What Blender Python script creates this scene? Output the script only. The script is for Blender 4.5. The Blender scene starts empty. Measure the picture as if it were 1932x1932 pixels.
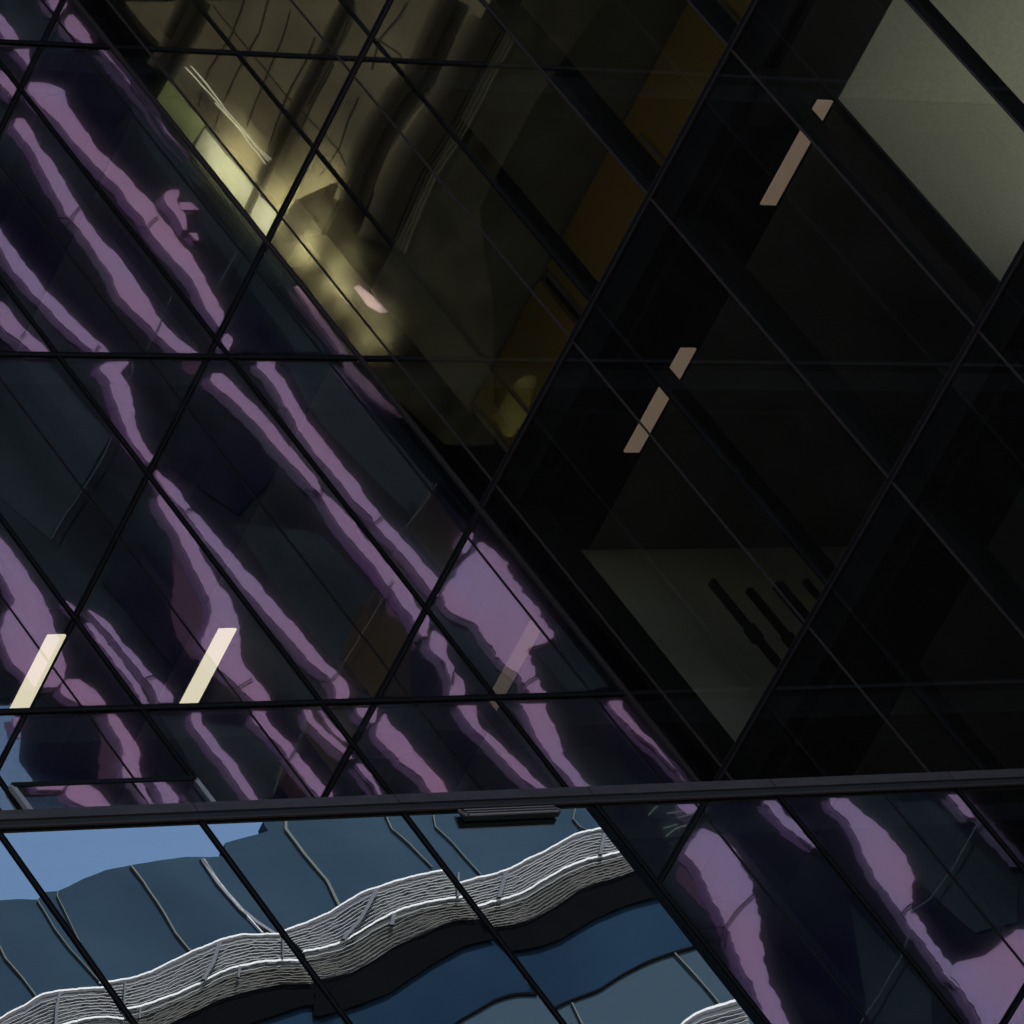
import bpy, bmesh, math, random
from mathutils import Vector, Matrix
S = bpy.context.scene
COL = S.collection
random.seed(7)

# ------------------------------------------------------------------ camera (fitted to the facade grid, telephoto looking up)
CT = Vector((-39.352703528374, -28.917547769270836, -34.58125226028848))
CR = [Vector((0.7503874505160448, -0.41892136481902936, -0.5112959653724954)),
      Vector((0.00526325542386219, -0.7697095991329205, 0.6383724862061193)),
      Vector((0.6609772857295275, 0.4817177836667445, 0.5753755335855236))]
FOC = 13600.923235039496            # focal length in 1932-px units
cam = bpy.data.objects.new('camera', bpy.data.cameras.new('camera'))
COL.objects.link(cam)
m = Matrix((CR[0], CR[1], -CR[2])).transposed().to_4x4()
m.translation = CT
cam.matrix_world = m
cam.data.sensor_width = 36
cam.data.lens = FOC / 1932 * 36
cam.data.clip_start = 0.5
cam.data.clip_end = 4000
S.camera = cam

# ------------------------------------------------------------------ world, sun, exposure
SUN = Vector((0.375, 0.60, 0.707)).normalized()       # direction towards the sun: behind the building
w = bpy.data.worlds.new('World'); S.world = w; w.use_nodes = True
nt = w.node_tree
sky = nt.nodes.new('ShaderNodeTexSky'); sky.sky_type = 'NISHITA'; sky.sun_disc = False
sky.sun_elevation = math.asin(SUN.z)
sky.sun_rotation = math.atan2(SUN.x, SUN.y)
nt.links.new(sky.outputs[0], nt.nodes['Background'].inputs[0])
nt.nodes['Background'].inputs[1].default_value = 0.145
sd = bpy.data.lights.new('sun', 'SUN'); sd.energy = 4.5; sd.angle = math.radians(0.5); sd.color = (1, .96, .9)
so = bpy.data.objects.new('sun', sd); COL.objects.link(so)
so.rotation_euler = (-SUN).to_track_quat('-Z', 'Y').to_euler()
S.view_settings.view_transform = 'Standard'
S.view_settings.look = 'None'
S.view_settings.gamma = 1
S.view_settings.exposure = 0.75
S.render.engine = 'CYCLES'
cy = S.cycles
cy.max_bounces = 14; cy.glossy_bounces = 8; cy.transparent_max_bounces = 24; cy.diffuse_bounces = 3
cy.transmission_bounces = 4; cy.sample_clamp_indirect = 4

# ------------------------------------------------------------------ helpers
def ray(u, v):
    d = CR[0] * ((u - 966) / FOC) + CR[1] * (-(v - 966) / FOC) + CR[2]
    return d.normalized()
def onpl(u, v, ax, val):
    d = ray(u, v)
    return CT + d * ((val - CT[ax]) / d[ax])

def mat(name, color, rough=.6, metal=0., spec=.5, emit=None, es=0., build=None):
    m = bpy.data.materials.new(name); m.use_nodes = True
    n = m.node_tree; b = n.nodes['Principled BSDF']
    b.inputs['Base Color'].default_value = (*color, 1)
    b.inputs['Roughness'].default_value = rough
    b.inputs['Metallic'].default_value = metal
    b.inputs['Specular IOR Level'].default_value = spec
    if emit:
        b.inputs['Emission Color'].default_value = (*emit, 1)
        b.inputs['Emission Strength'].default_value = es
    if build: build(n, b)
    return m

def noisy(c1, c2, scale=1., stretch=(1, 1, 1), lo=.35, hi=.65, detail=4, third=None):
    """colour varied between two values by an object-space noise"""
    def f(n, b):
        tc = n.nodes.new('ShaderNodeTexCoord')
        mp = n.nodes.new('ShaderNodeMapping'); mp.inputs['Scale'].default_value = stretch
        nz = n.nodes.new('ShaderNodeTexNoise'); nz.inputs['Scale'].default_value = scale
        nz.inputs['Detail'].default_value = detail
        cr = n.nodes.new('ShaderNodeValToRGB')
        cr.color_ramp.elements[0].position = lo; cr.color_ramp.elements[0].color = (*c1, 1)
        cr.color_ramp.elements[1].position = hi; cr.color_ramp.elements[1].color = (*c2, 1)
        if third:
            e = cr.color_ramp.elements.new(third[0]); e.color = (*third[1], 1)
        n.links.new(tc.outputs['Object'], mp.inputs[0])
        n.links.new(mp.outputs[0], nz.inputs['Vector'])
        n.links.new(nz.outputs[0], cr.inputs[0])
        n.links.new(cr.outputs[0], b.inputs['Base Color'])
    return f

def glass(name, fac, tint, gtint=(1, 1, 1), rough=0., bump=0., haze=.30):
    m = bpy.data.materials.new(name); m.use_nodes = True
    n = m.node_tree; n.nodes.clear()
    o = n.nodes.new('ShaderNodeOutputMaterial')
    mx = n.nodes.new('ShaderNodeMixShader')
    t = n.nodes.new('ShaderNodeBsdfTransparent'); t.inputs[0].default_value = (*tint, 1)
    g = n.nodes.new('ShaderNodeBsdfGlossy'); g.inputs['Roughness'].default_value = rough
    g.inputs['Color'].default_value = (*gtint, 1)
    mx.inputs[0].default_value = fac
    gout = g.outputs[0]
    if rough:                      # part of the reflection is hazed by the coating
        g.inputs['Roughness'].default_value = 0
        g2 = n.nodes.new('ShaderNodeBsdfGlossy'); g2.inputs['Roughness'].default_value = rough
        g2.inputs['Color'].default_value = (*gtint, 1)
        mg = n.nodes.new('ShaderNodeMixShader'); mg.inputs[0].default_value = haze
        n.links.new(g.outputs[0], mg.inputs[1]); n.links.new(g2.outputs[0], mg.inputs[2])
        gout = mg.outputs[0]
    n.links.new(t.outputs[0], mx.inputs[1]); n.links.new(gout, mx.inputs[2])
    if bump:
        tc = n.nodes.new('ShaderNodeTexCoord')
        nz = n.nodes.new('ShaderNodeTexNoise'); nz.inputs['Scale'].default_value = 2.2
        nz.inputs['Detail'].default_value = 1.0
        bp = n.nodes.new('ShaderNodeBump'); bp.inputs['Distance'].default_value = bump
        bp.inputs['Strength'].default_value = 1
        n.links.new(tc.outputs['Object'], nz.inputs['Vector'])
        n.links.new(nz.outputs[0], bp.inputs['Height'])
        n.links.new(bp.outputs[0], g.inputs['Normal'])
    if fac:
        tc2 = n.nodes.new('ShaderNodeTexCoord')
        mp = n.nodes.new('ShaderNodeMapping'); mp.inputs['Scale'].default_value = (2.2, 2.2, .9)
        n2 = n.nodes.new('ShaderNodeTexNoise'); n2.inputs['Scale'].default_value = 1.6; n2.inputs['Detail'].default_value = 7
        rp = n.nodes.new('ShaderNodeMapRange'); rp.inputs[1].default_value = .5; rp.inputs[2].default_value = .8
        rp.inputs[3].default_value = .001; rp.inputs[4].default_value = .016
        df = n.nodes.new('ShaderNodeBsdfDiffuse'); df.inputs[0].default_value = (.30, .28, .26, 1)
        m2 = n.nodes.new('ShaderNodeMixShader')
        n.links.new(tc2.outputs['Object'], mp.inputs[0]); n.links.new(mp.outputs[0], n2.inputs['Vector'])
        n.links.new(n2.outputs[0], rp.inputs[0]); n.links.new(rp.outputs[0], m2.inputs[0])
        n.links.new(mx.outputs[0], m2.inputs[1]); n.links.new(df.outputs[0], m2.inputs[2])
        n.links.new(m2.outputs[0], o.inputs[0])
    else:
        n.links.new(mx.outputs[0], o.inputs[0])
    return m

REFL = .55
M = {}
M['glassA'] = glass('coated_glass', REFL, (.86, .92, .95), (.98, .98, 1), bump=0.00004)
M['glassB'] = glass('coated_glass_side', REFL, (.95, .92, .86), (1, .99, .97), rough=.028, bump=0.00004)
M['glassC'] = glass('coated_glass_lower', REFL, (.86, .92, .95), (.87, .97, 1), bump=0.00004)
M['clear'] = glass('clear_edge', 0.0, (1, 1, 1))
M['frame'] = mat('black_frame', (.004, .0035, .0035), .6, spec=.12)
M['edge'] = mat('bronze_edge', (.048, .030, .026), .6, 0., spec=.12)
M['edgeA'] = mat('dark_bronze_edge', (.011, .0075, .007), .7, 0., spec=.05)
M['coping'] = mat('dark_aluminium', (.045, .038, .042), .6, 0., spec=.15,
                  build=noisy((.048, .036, .036), (.060, .045, .046), 6, (1, 1, 3)))
M['joint'] = mat('black_gasket', (.004, .004, .004), .8)
M['post'] = mat('black_post', (.004, .004, .004), .7)
M['soffit'] = mat('black_soffit', (.004, .004, .004), .8)
M['ceil'] = mat('grey_green_ceiling', (.25, .25, .19), .9, build=noisy((.20, .205, .15), (.31, .31, .24), .9))
M['ceilA'] = mat('slate_ceiling', (.02, .022, .03), .9, spec=0, build=noisy((.006, .007, .012), (.016, .019, .026), 1.2))
M['wall'] = mat('dim_wall', (.4, .4, .32), .9, build=noisy((.58, .59, .46), (.86, .85, .68), .8))
M['palewall'] = mat('pale_wall', (.8, .83, .74), .9, build=noisy((.76, .8, .7), (.86, .88, .8), 25))
M['paleceil'] = mat('pale_ceiling', (.55, .58, .5), .9, build=noisy((.52, .55, .47), (.6, .62, .53), 25))
M['inner'] = mat('dark_interior', (.012, .012, .014), .9)
M['orange'] = mat('orange_door', (.42, .20, .02), .5, build=noisy((.62, .34, .06), (.44, .37, .06), .8))
M['steel'] = mat('brushed_steel', (.5, .5, .48), .35, .8)
M['lampA'] = mat('warm_lamp', (.9, .8, .6), .5, emit=(1, .86, .60), es=1.05)
M['lampB'] = mat('dim_rose_lamp', (.5, .4, .35), .5, emit=(1, .76, .58), es=.14)
M['paper'] = mat('dark_folder', (.012, .012, .011), .9)
M['conc'] = mat('roof_grey', (.12, .12, .12), .9)
M['ground'] = mat('paving', (.16, .16, .155), .9, build=noisy((.13, .13, .125), (.2, .2, .19), .3))

def newobj(name, bm, mats, parent=None):
    me = bpy.data.meshes.new(name)
    bm.normal_update(); bm.to_mesh(me); bm.free()
    for x in (mats if isinstance(mats, (list, tuple)) else [mats]): me.materials.append(x)
    o = bpy.data.objects.new(name, me); COL.objects.link(o)
    if parent is not None: o.parent = parent
    return o
def tag(o, label=None, cat=None, group=None, kind=None):
    if label: o['label'] = label
    if cat: o['category'] = cat
    if group: o['group'] = group
    if kind: o['kind'] = kind
    return o
def thing(name, label, cat, group=None):
    return tag(bpy.data.objects.new(name, None) if not COL.objects.link else _e(name), label, cat, group)
def _e(name):
    o = bpy.data.objects.new(name, None); COL.objects.link(o); return o
def box(bm, x0, x1, y0, y1, z0, z1, mi=0):
    vs = [bm.verts.new((x, y, z)) for z in (z0, z1) for y in (y0, y1) for x in (x0, x1)]
    fs = [(0, 2, 3, 1), (4, 5, 7, 6), (0, 1, 5, 4), (2, 6, 7, 3), (0, 4, 6, 2), (1, 3, 7, 5)]
    out = []
    for f in fs:
        q = bm.faces.new([vs[i] for i in f]); q.material_index = mi; out.append(q)
    return out
def boxobj(name, b, mats, parent=None):
    bm = bmesh.new()
    for x in (b if isinstance(b[0], (list, tuple)) else [b]): box(bm, *x)
    return newobj(name, bm, mats, parent)

# ------------------------------------------------------------------ ground
GZ = -36.2
tag(boxobj('ground', (-900, 900, -900, 900, GZ - 1, GZ), M['ground']), kind='structure')

# ------------------------------------------------------------------ the glass building, three facades
D = 3.06                       # the lower block stands this far in front of the recessed facade
AX = [0, -1.42, -3.23, -5.03, -6.83, -8.63, -10.43, -12.23, -14.03]
AZ = [-6.73, -2.345, 1.998, 6.377, 10.75, 15.1]
BY = [0, .281, 1.798, 3.279, 4.781, 6.271, 7.09]
BZ = [-36.0 + 3.6 * i for i in range(15)]     # ... -7.2 -3.6 0 3.6 7.2 10.8 14.4
CX = [0.0, -1.69, -3.50, -5.28, -7.07, -8.86, -10.58, -12.36, -14.14]
CZ = [-36.0, -32.9, -28.55, -24.2, -19.85, -15.5, -11.15, -6.86]

def pane_y(x0, x1, z0, z1, y, gm, parent):
    """vertical pane facing -y, 24 mm thick"""
    bm = bmesh.new(); fs = box(bm, x0, x1, y, y + .024, z0, z1, 1); fs[2].material_index = 0
    return newobj('glass_pane', bm, [gm, M['clear']], parent)
def pane_x(y0, y1, z0, z1, x, gm, parent):
    bm = bmesh.new(); fs = box(bm, x, x + .024, y0, y1, z0, z1, 1); fs[4].material_index = 0
    return newobj('glass_pane', bm, [gm, M['clear']], parent)
def mull_y(x, z0, z1, y, parent, wd=.030):
    bm = bmesh.new(); h = wd / 2
    box(bm, x - h, x + h, y - .006, y + .03, z0, z1, 0)
    box(bm, x - h - .006, x - h + .001, y - .012, y - .002, z0 + .001, z1 - .001, 1)
    box(bm, x + h - .001, x + h + .006, y - .012, y - .002, z0 + .001, z1 - .001, 1)
    newobj('mullion', bm, [M['frame'], M['edgeA']], parent)
def mull_x(y, z0, z1, x, parent, wd=.006):
    bm = bmesh.new(); h = wd / 2
    box(bm, x - .004, x + .012, y - h, y + h, z0, z1, 0)
    box(bm, x - .007, x - .001, y - h - .005, y - h + .001, z0 + .001, z1 - .001, 1)
    box(bm, x - .007, x - .001, y + h - .001, y + h + .005, z0 + .001, z1 - .001, 1)
    newobj('mullion', bm, [M['frame'], M['edge']], parent)

# --- A: recessed facade (left, top)
bA = tag(_e('office_wing'), 'dark glass office wing streaked with purple reflections, with level transoms, upper left of the ledge', 'building')
for i in range(len(AX) - 1):
    for j in range(len(AZ) - 1):
        pane_y(AX[i + 1], AX[i], AZ[j], AZ[j + 1], 0, M['glassA'], bA)
for i, x in enumerate(AX[1:]): mull_y(x, AZ[0], AZ[-1], 0, bA)
for j, z in enumerate(AZ[1:]):
    bm = bmesh.new()
    box(bm, AX[-1], -.04, -.009, .04, z - .021, z + .021, 0)
    box(bm, AX[-1], -.04, -.014, -.003, z - .028, z - .020, 1)
    box(bm, AX[-1], -.04, -.013, -.003, z + .020, z + .024, 1)
    newobj('transom', bm, [M['frame'], M['edgeA']], bA)
boxobj('corner_trim', [(-.018, -.004, -.018, -.003, AZ[0], AZ[-1])], M['edge'], bA)
for j in range(len(AZ)):
    z = AZ[j]
    boxobj('floor_slab', (AX[-1], -.06, .13, 11.9, z - .22, z + .05), M['soffit'], bA)
    if j: boxobj('ceiling', (AX[-1], -.06, .35, 11.9, z - .29, z - .24), M['ceilA'], bA)
boxobj('wall', [(AX[-1] - .3, AX[-1], 0.02, 12, AZ[0], 15.4), (AX[-1], -.05, 11.95, 12.3, AZ[0], 15.4),
                (-.05, 0.0, .11, 12.3, AZ[0], 15.4)], M['inner'], bA)
boxobj('roof', (AX[-1] - .3, 0.0, -.1, 12.3, 15.4, 15.7), M['conc'], bA)

# --- B: side wing (right), from the inner corner towards the viewer
bB = tag(_e('side_wing'), 'near black glass side wing with orange doors and one pale lit room inside, right half', 'building')
for i in range(len(BY) - 1):
    for j in range(len(BZ) - 1):
        if BZ[j + 1] < -8 and BY[i + 1] < 3.2: continue
        pane_x(-BY[i + 1], -BY[i], BZ[j], BZ[j + 1], 0, M['glassB'], bB)
for i, y in enumerate(BY[1:]): mull_x(-y, BZ[0] if y > 3.2 else -7.2, BZ[-1], 0, bB)
for j, z in enumerate(BZ[1:]):
    y0 = -BY[-1]; y1 = -.026 if z > -7.5 else -D - .1
    bm = bmesh.new()
    box(bm, -.009, .05, y0, y1, z - .022, z + .022, 0)
    box(bm, -.015, -.004, y0, y1, z - .028, z - .021, 1)
    box(bm, -.015, -.004, y0, y1, z + .021, z + .026, 1)
    newobj('transom', bm, [M['frame'], M['edge']], bB)
for j in range(len(BZ)):
    z = BZ[j]
    yq = 2.39 if z > 1 else .2
    boxobj('floor_slab', (.13, 13.9, -BY[-1] + .1, yq, z - .22, z + .05), M['soffit'], bB)
    if j:
        boxobj('soffit', (.30, 1.12, -BY[-1] + .1, yq, z - .30, z - .24), M['soffit'], bB)
        boxobj('ceiling', (1.12, 13.9, -BY[-1] + .1 if j != 10 else -4.50, yq, z - .30, z - .24), M['ceil'], bB)
for j in range(8, len(BZ) - 1):
    for y, xa_, xb_ in ((BY[1], .03, .30), (BY[2], .60, .78), (BY[3], .08, .36), (BY[4], .06, .26), (BY[5], .06, .20)):
        boxobj('post', (xa_, xb_, -y - .04, -y + .04, BZ[j] + .06, BZ[j + 1] - .31), M['post'], bB)
boxobj('dark_cover', (.03, .60, .10, .205, -7.0, 14.6), M['soffit'], bB)  # dark cover added so the wall end behind the corner pane stays black
# pale lit ceiling in the fourth bay, between floor lines 0 and -3.6
boxobj('ceiling', (1.12, 13.9, -BY[-1] + .1, -4.505, -.305, -.24), M['paleceil'], bB)
boxobj('wall', [(13.95, 14.2, -BY[-1], .55, GZ, 14.7), (0.01, 14, .21, .5, GZ, .04), (0.01, 14, 2.4, 2.6, .05, 14.7)], M['wall'], bB)
boxobj('end_wall', [(0.02, 14.2, -BY[-1] - .10, -BY[-1], GZ, 14.7)], M['frame'], bB)
boxobj('roof', (.0, 14.2, -BY[-1] - .2, 2.65, 14.72, 15.0), M['conc'], bB)
boxobj('partition', (1.09, 13.9, -4.56, -4.50, -3.5, -.31), M['palewall'], bB)
boxobj('partition_trim', (1.05, 1.09, -4.565, -4.495, -3.5, -.31), M['soffit'], bB)
# doors in the back wall of the floor above, with steel handles
boxobj('wall', (3.05, 3.2, -6.9, 2.38, .06, 3.29), M['inner'], bB)
for k, (ya, yb) in enumerate([(1.5, .12), (-.05, -1.42), (-1.52, -2.95), (-3.02, -4.45), (-4.52, -5.95)]):
    dr = boxobj('door', (2.97, 3.045, yb, ya, .07, 3.28), M['orange'], bB)
    boxobj('handle', [(2.90, 2.93, ya - .22, ya - .19, 1.9, 3.0)], M['steel'], dr)
    boxobj('door_edge', [(2.93, 2.96, ya - .01, ya + .04, 2.2, 3.2)], M['steel'], dr)

# --- C: lower block in front, under the dark ledge
bC = tag(_e('lower_block'), 'lower glass block under the dark ledge reflecting the sky, a blue building and white railings', 'building')
for i in range(len(CX) - 1):
    for j in range(len(CZ) - 1):
        pane_y(CX[i + 1], CX[i], CZ[j], CZ[j + 1], -D, M['glassC'], bC)
for x in CX[1:]: mull_y(x, CZ[0], CZ[-1], -D, bC)
for z in CZ[1:-1]:
    bm = bmesh.new()
    box(bm, CX[-1], -.02, -D - .009, -D + .04, z - .021, z + .021, 0)
    box(bm, CX[-1], -.02, -D - .014, -D - .003, z - .028, z - .020, 1)
    newobj('transom', bm, [M['frame'], M['edge']], bC)
bm = bmesh.new()
for i in range(len(CX) - 1):
    box(bm, CX[i + 1] + .004, CX[i] - .004, -D - .035, -D + .2, -6.853, -6.765, 0)
ln = newobj('ledge', bm, M['coping'], bC)
boxobj('gasket', [(CX[-1], -.02, -D - .022, -D + .19, -6.905, -6.856), (CX[-1], -.02, -D - .028, -D + .19, -6.84, -6.78)], M['joint'], bC)
boxobj('trim', (CX[-1], -.02, -D - .028, -D - .01, -6.922, -6.908), M['edge'], bC)
boxobj('roof', (CX[-1], -.03, -D + .2, -.02, -6.86, -6.80), M['conc'], bC)
boxobj('floor_slab', [(CX[-1], -.06, -D + .3, 11.9, z - .25, z + .05) for z in CZ[1:-1]] +
       [(CX[-1], -.06, -D + .13, 11.9, -7.15, -6.96)], M['soffit'], bC)
boxobj('wall', [(CX[-1] - .3, CX[-1], -D + .02, 12, GZ, -6.86), (CX[-1], -.05, 11.95, 12.3, GZ, -6.9),
                (-.05, -.03, -D + .1, 12.3, GZ, -6.87)], M['inner'], bC)

# --- opened vents
v = _e('vent_window'); v.location = (-5.9, 0, -3.2)
tag(v, 'top-hung vent pane ajar just above the ledge at the left edge, with pale jambs', 'vent window')
xa, xb, zt, zb, yo = -6.80, -5.06, -3.215, -3.95, -.05
def L(o, x, y, z): return (x - o.location.x, y - o.location.y, z - o.location.z)
def polyobj(name, pts_list, mats, parent=None, off=None):
    bm = bmesh.new()
    for pts in pts_list:
        bm.faces.new([bm.verts.new(L(off, *p) if off else p) for p in pts])
    return newobj(name, bm, mats, parent)
def bar(bm, a, b, r, up=(0, 0, 1), mi=0):
    a = Vector(a); b = Vector(b); d = (b - a).normalized()
    s = d.cross(Vector(up));
    if s.length < 1e-4: s = d.cross(Vector((1, 0, 0)))
    s.normalize(); t = d.cross(s)
    vs = []
    for p in (a, b):
        for i, j in ((-1, -1), (1, -1), (1, 1), (-1, 1)): vs.append(bm.verts.new(p + s * i * r + t * j * r))
    for f in ((0, 1, 2, 3), (7, 6, 5, 4), (0, 4, 5, 1), (1, 5, 6, 2), (2, 6, 7, 3), (3, 7, 4, 0)):
        bm.faces.new([vs[i] for i in f]).material_index = mi
bm = bmesh.new()
for x in (xa, xb): bar(bm, L(v, x, -.03, zt), L(v, x, yo, zb), .022)
newobj('jamb', bm, mat('pale_jamb', (.30, .26, .25), .5), v)
bm = bmesh.new(); bar(bm, L(v, xa, -.035, zt), L(v, xb, -.035, zt), .022)
bar(bm, L(v, xa, yo, zb), L(v, xb, yo, zb), .022)
newobj('sash_frame', bm, M['frame'], v)
bm = bmesh.new()
q = [L(v, xa + .03, -.05, zt), L(v, xb - .03, -.05, zt), L(v, xb - .03, yo - .01, zb), L(v, xa + .03, yo - .01, zb)]
f = bm.faces.new([bm.verts.new(p) for p in q])
g = newobj('glass_pane', bm, M['glassA'], v)

v = _e('vent_window'); v.location = (-6.2, -D, -6.95)
tag(v, 'narrow bronze-edged vent flap hanging open under the ledge above the white railing', 'vent window')
bm = bmesh.new()
box(bm, *(a - b for a, b in zip((-6.60, -5.73), (-6.2, -6.2))), -.055, -.012, -.095, -.02, 0)
newobj('sash', bm, M['joint'], v)
bm = bmesh.new()
for y, z, r in ((-.06, -.085, .007), (-.06, -.055, .004), (-.055, -.025, .004)):
    bar(bm, (-.38, y, z), (.45, y, z), r)
bar(bm, (-.40, -.062, -.09), (-.40, -.03, -.0), .008)
bar(bm, (.47, -.062, -.09), (.47, -.03, -.0), .008)
newobj('sash_rail', bm, mat('bronze_bar', (.30, .22, .20), .35, .5), v)

# ------------------------------------------------------------------ lamps behind the glass
def lampobj(b, m, label, group):
    o = _e('ceiling_light'); cx, cyy, cz = (b[0] + b[1]) / 2, (b[2] + b[3]) / 2, b[5]
    o.location = (cx, cyy, cz)
    lb = (b[0] - cx, b[1] - cx, b[2] - cyy, b[3] - cyy, b[4] - cz, b[5] - cz)
    boxobj('diffuser', lb, m, o)
    boxobj('housing', (lb[0] - .012, lb[1] + .012, lb[2] - .012, lb[3] + .012, lb[4] + .02, lb[5] + .03), M['inner'], o)
    return tag(o, label, 'ceiling light', group)
lampobj((-.34, -.15, 2.72, 3.62, 1.66, 1.69), M['lampA'], 'bright cream strip light behind the purple-streaked glass, the right one of two above the ledge', 'cream strip lights in the recessed wing')
lampobj((-2.18, -1.99, 2.75, 3.62, 1.66, 1.69), M['lampA'], 'bright cream strip light behind the purple-streaked glass, nearest the left edge', 'cream strip lights in the recessed wing')
lampobj((.88, 1.045, -4.54, -3.48, -.335, -.305), M['lampB'], 'dim rose strip light in the dark side wing beside the pale lit ceiling', 'rose strip lights in the side wing')
lampobj((.88, 1.045, -1.98, -.88, -.335, -.305), M['lampB'], 'dim rose strip light in the middle of the dark side wing', 'rose strip lights in the side wing')

# the room whose ceiling is lit: an uplight strip on the room's floor side
la = bpy.data.lights.new('uplight', 'AREA'); la.shape = 'RECTANGLE'; la.size = 4; la.size_y = 2.2; la.energy = 32; la.color = (.98, 1, .88)
lo = bpy.data.objects.new('uplight', la); COL.objects.link(lo); lo.location = (4.5, -5.9, -3.2); lo.rotation_euler = (math.pi, 0, 0)

# folders on a rack in the side wing
fr = _e('folder_rack'); fr.location = (1.2, -.3, -3.5)
tag(fr, 'dark upright folders in a rack behind the unlit side wing glass, low in the middle', 'folder rack')
boxobj('shelf', (-.12, 2.6, -.26, -.12, .0, .03), M['paper'], fr)
for k in range(7):
    bm = bmesh.new(); t_ = .02 + .012 * (k % 3)
    box(bm, k * .36 - t_, k * .36 + t_, -.24 + .02 * (k % 2), -.17, .03, 1.94 - .05 * ((k * 2) % 3))
    box(bm, k * .36 - t_ - .015, k * .36 + t_ + .015, -.25 + .02 * (k % 2), -.16, 1.2 - .1 * (k % 3), 1.36 - .1 * (k % 3))
    newobj('folder', bm, M['paper'], fr)

# ------------------------------------------------------------------ what stands across the street, seen only in the glass
# V: a point of the photograph's reflection on a plane behind the glass, turned back to where the thing really stands
YV = 60.0
def to_AB(p): return Vector((-p.x, -p.y, p.z))                 # twice reflected in the inner corner (0,0)
def to_CB(p): return Vector((-p.x, -2 * D - p.y, p.z))         # twice reflected in the lower corner (0,-D)
def to_C(p): return Vector((p.x, -2 * D - p.y, p.z))           # once reflected in the lower block
K = [None, (0, 0), (579.6, 0), (1159.2, 0), (0, 579.6), (579.6, 579.6), (1159.2, 579.6), (0, 1159.2), (579.6, 1159.2), (1159.2, 1159.2)]
def kp(k, x, y): return K[k][0] + .4 * x, K[k][1] + .4 * y

class Wob:
    def __init__(s, amp):
        s.c = [(random.uniform(.6, 1) * amp * a, wv, random.uniform(0, 6.28)) for a, wv in
               ((1, .055), (.8, .11), (.55, .21), (.45, .37), (.3, .62))]
    def __call__(s, y): return sum(a * math.sin(w_ * y + p) for a, w_, p in s.c)

def rim(rows, g): return [(rows[0][0], rows[0][1] - g, rows[0][2] + g)] + [(y, a - g, b + g) for y, a, b in rows[1:-1]] + [(rows[-1][0], rows[-1][1] - g, rows[-1][2] + g)]
def ribbon(k, rows, m, mside, parent, back, plane=YV, depth=.04, amp=3.2, wob=True, shift=0., name='fin', dx=0, dy=0):
    wl, wr = Wob(amp), Wob(amp)
    L_, R_ = [], []
    for (y0, a0, b0), (y1, a1, b1) in zip(rows, rows[1:]):
        n = max(2, int((y1 - y0) / 7))
        for i in range(n):
            t = i / n; ts = t
            y = y0 + (y1 - y0) * t
            L_.append((a0 + (a1 - a0) * ts, y)); R_.append((b0 + (b1 - b0) * ts, y))
    L_.append((rows[-1][1], rows[-1][0])); R_.append((rows[-1][2], rows[-1][0]))
    def sm(P):
        Q = P
        for _ in range(5):
            Q = [Q[0]] + [((Q[i - 1][0] + Q[i][0] * 2 + Q[i + 1][0]) / 4, Q[i][1]) for i in range(1, len(Q) - 1)] + [Q[-1]]
        return Q
    L_, R_ = sm(L_), sm(R_)
    bm = bmesh.new(); F = []
    for (xl, y), (xr, _) in zip(L_, R_):
        s = min(1., abs(xr - xl) / 30)
        if wob: xl += wl(y) * s; xr += wr(y * 1.03) * s
        row = []
        for x in (xl, xr):
            u, v_ = kp(k, x + dx, y + dy)
            p = onpl(u, v_, 1, plane) + Vector((0, shift, 0))
            row += [bm.verts.new(back(p)), bm.verts.new(back(p + Vector((0, depth, 0))))]
        F.append(row)
    for r0, r1 in zip(F, F[1:]):
        bm.faces.new((r0[0], r1[0], r1[2], r0[2])).material_index = 0
        bm.faces.new((r0[1], r0[3], r1[3], r1[1])).material_index = 1
        bm.faces.new((r0[0], r0[1], r1[1], r1[0])).material_index = 1
        bm.faces.new((r0[2], r1[2], r1[3], r0[3])).material_index = 1
    for r in (F[0], F[-1]):
        bm.faces.new((r[0], r[2], r[3], r[1])).material_index = 1
    return newobj(name, bm, [m, mside], parent)

purple = mat('purple_fin', (.24, .13, .30), .8, spec=0, build=noisy((.300, .165, .290), (.235, .182, .340), .35, (1, 1, .6), .3, .7, 8))
pside = mat('purple_fin_shade_paint', (.04, .028, .07), .8, spec=0, build=noisy((.052, .024, .075), (.035, .034, .058), .2, (1, 1, 1)))  # darker purple: the fin's shaded side put into the colour
prim = mat('purple_fin_edge', (.10, .058, .13), .8, spec=0)
mauve = mat('dull_mauve', (.042, .024, .042), .8, spec=0)
tower = mat('tower_glass', (.02, .025, .035), .9, spec=0,
            build=noisy((.003, .003, .010), (.012, .018, .025), .30, (1, 1, .30), .38, .66, 7, (.5, (.0052, .0065, .010))))
tw = tag(_e('finned_tower'), 'tall dark tower across the street with wavy purple fins, seen as reflections', 'building')

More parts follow.
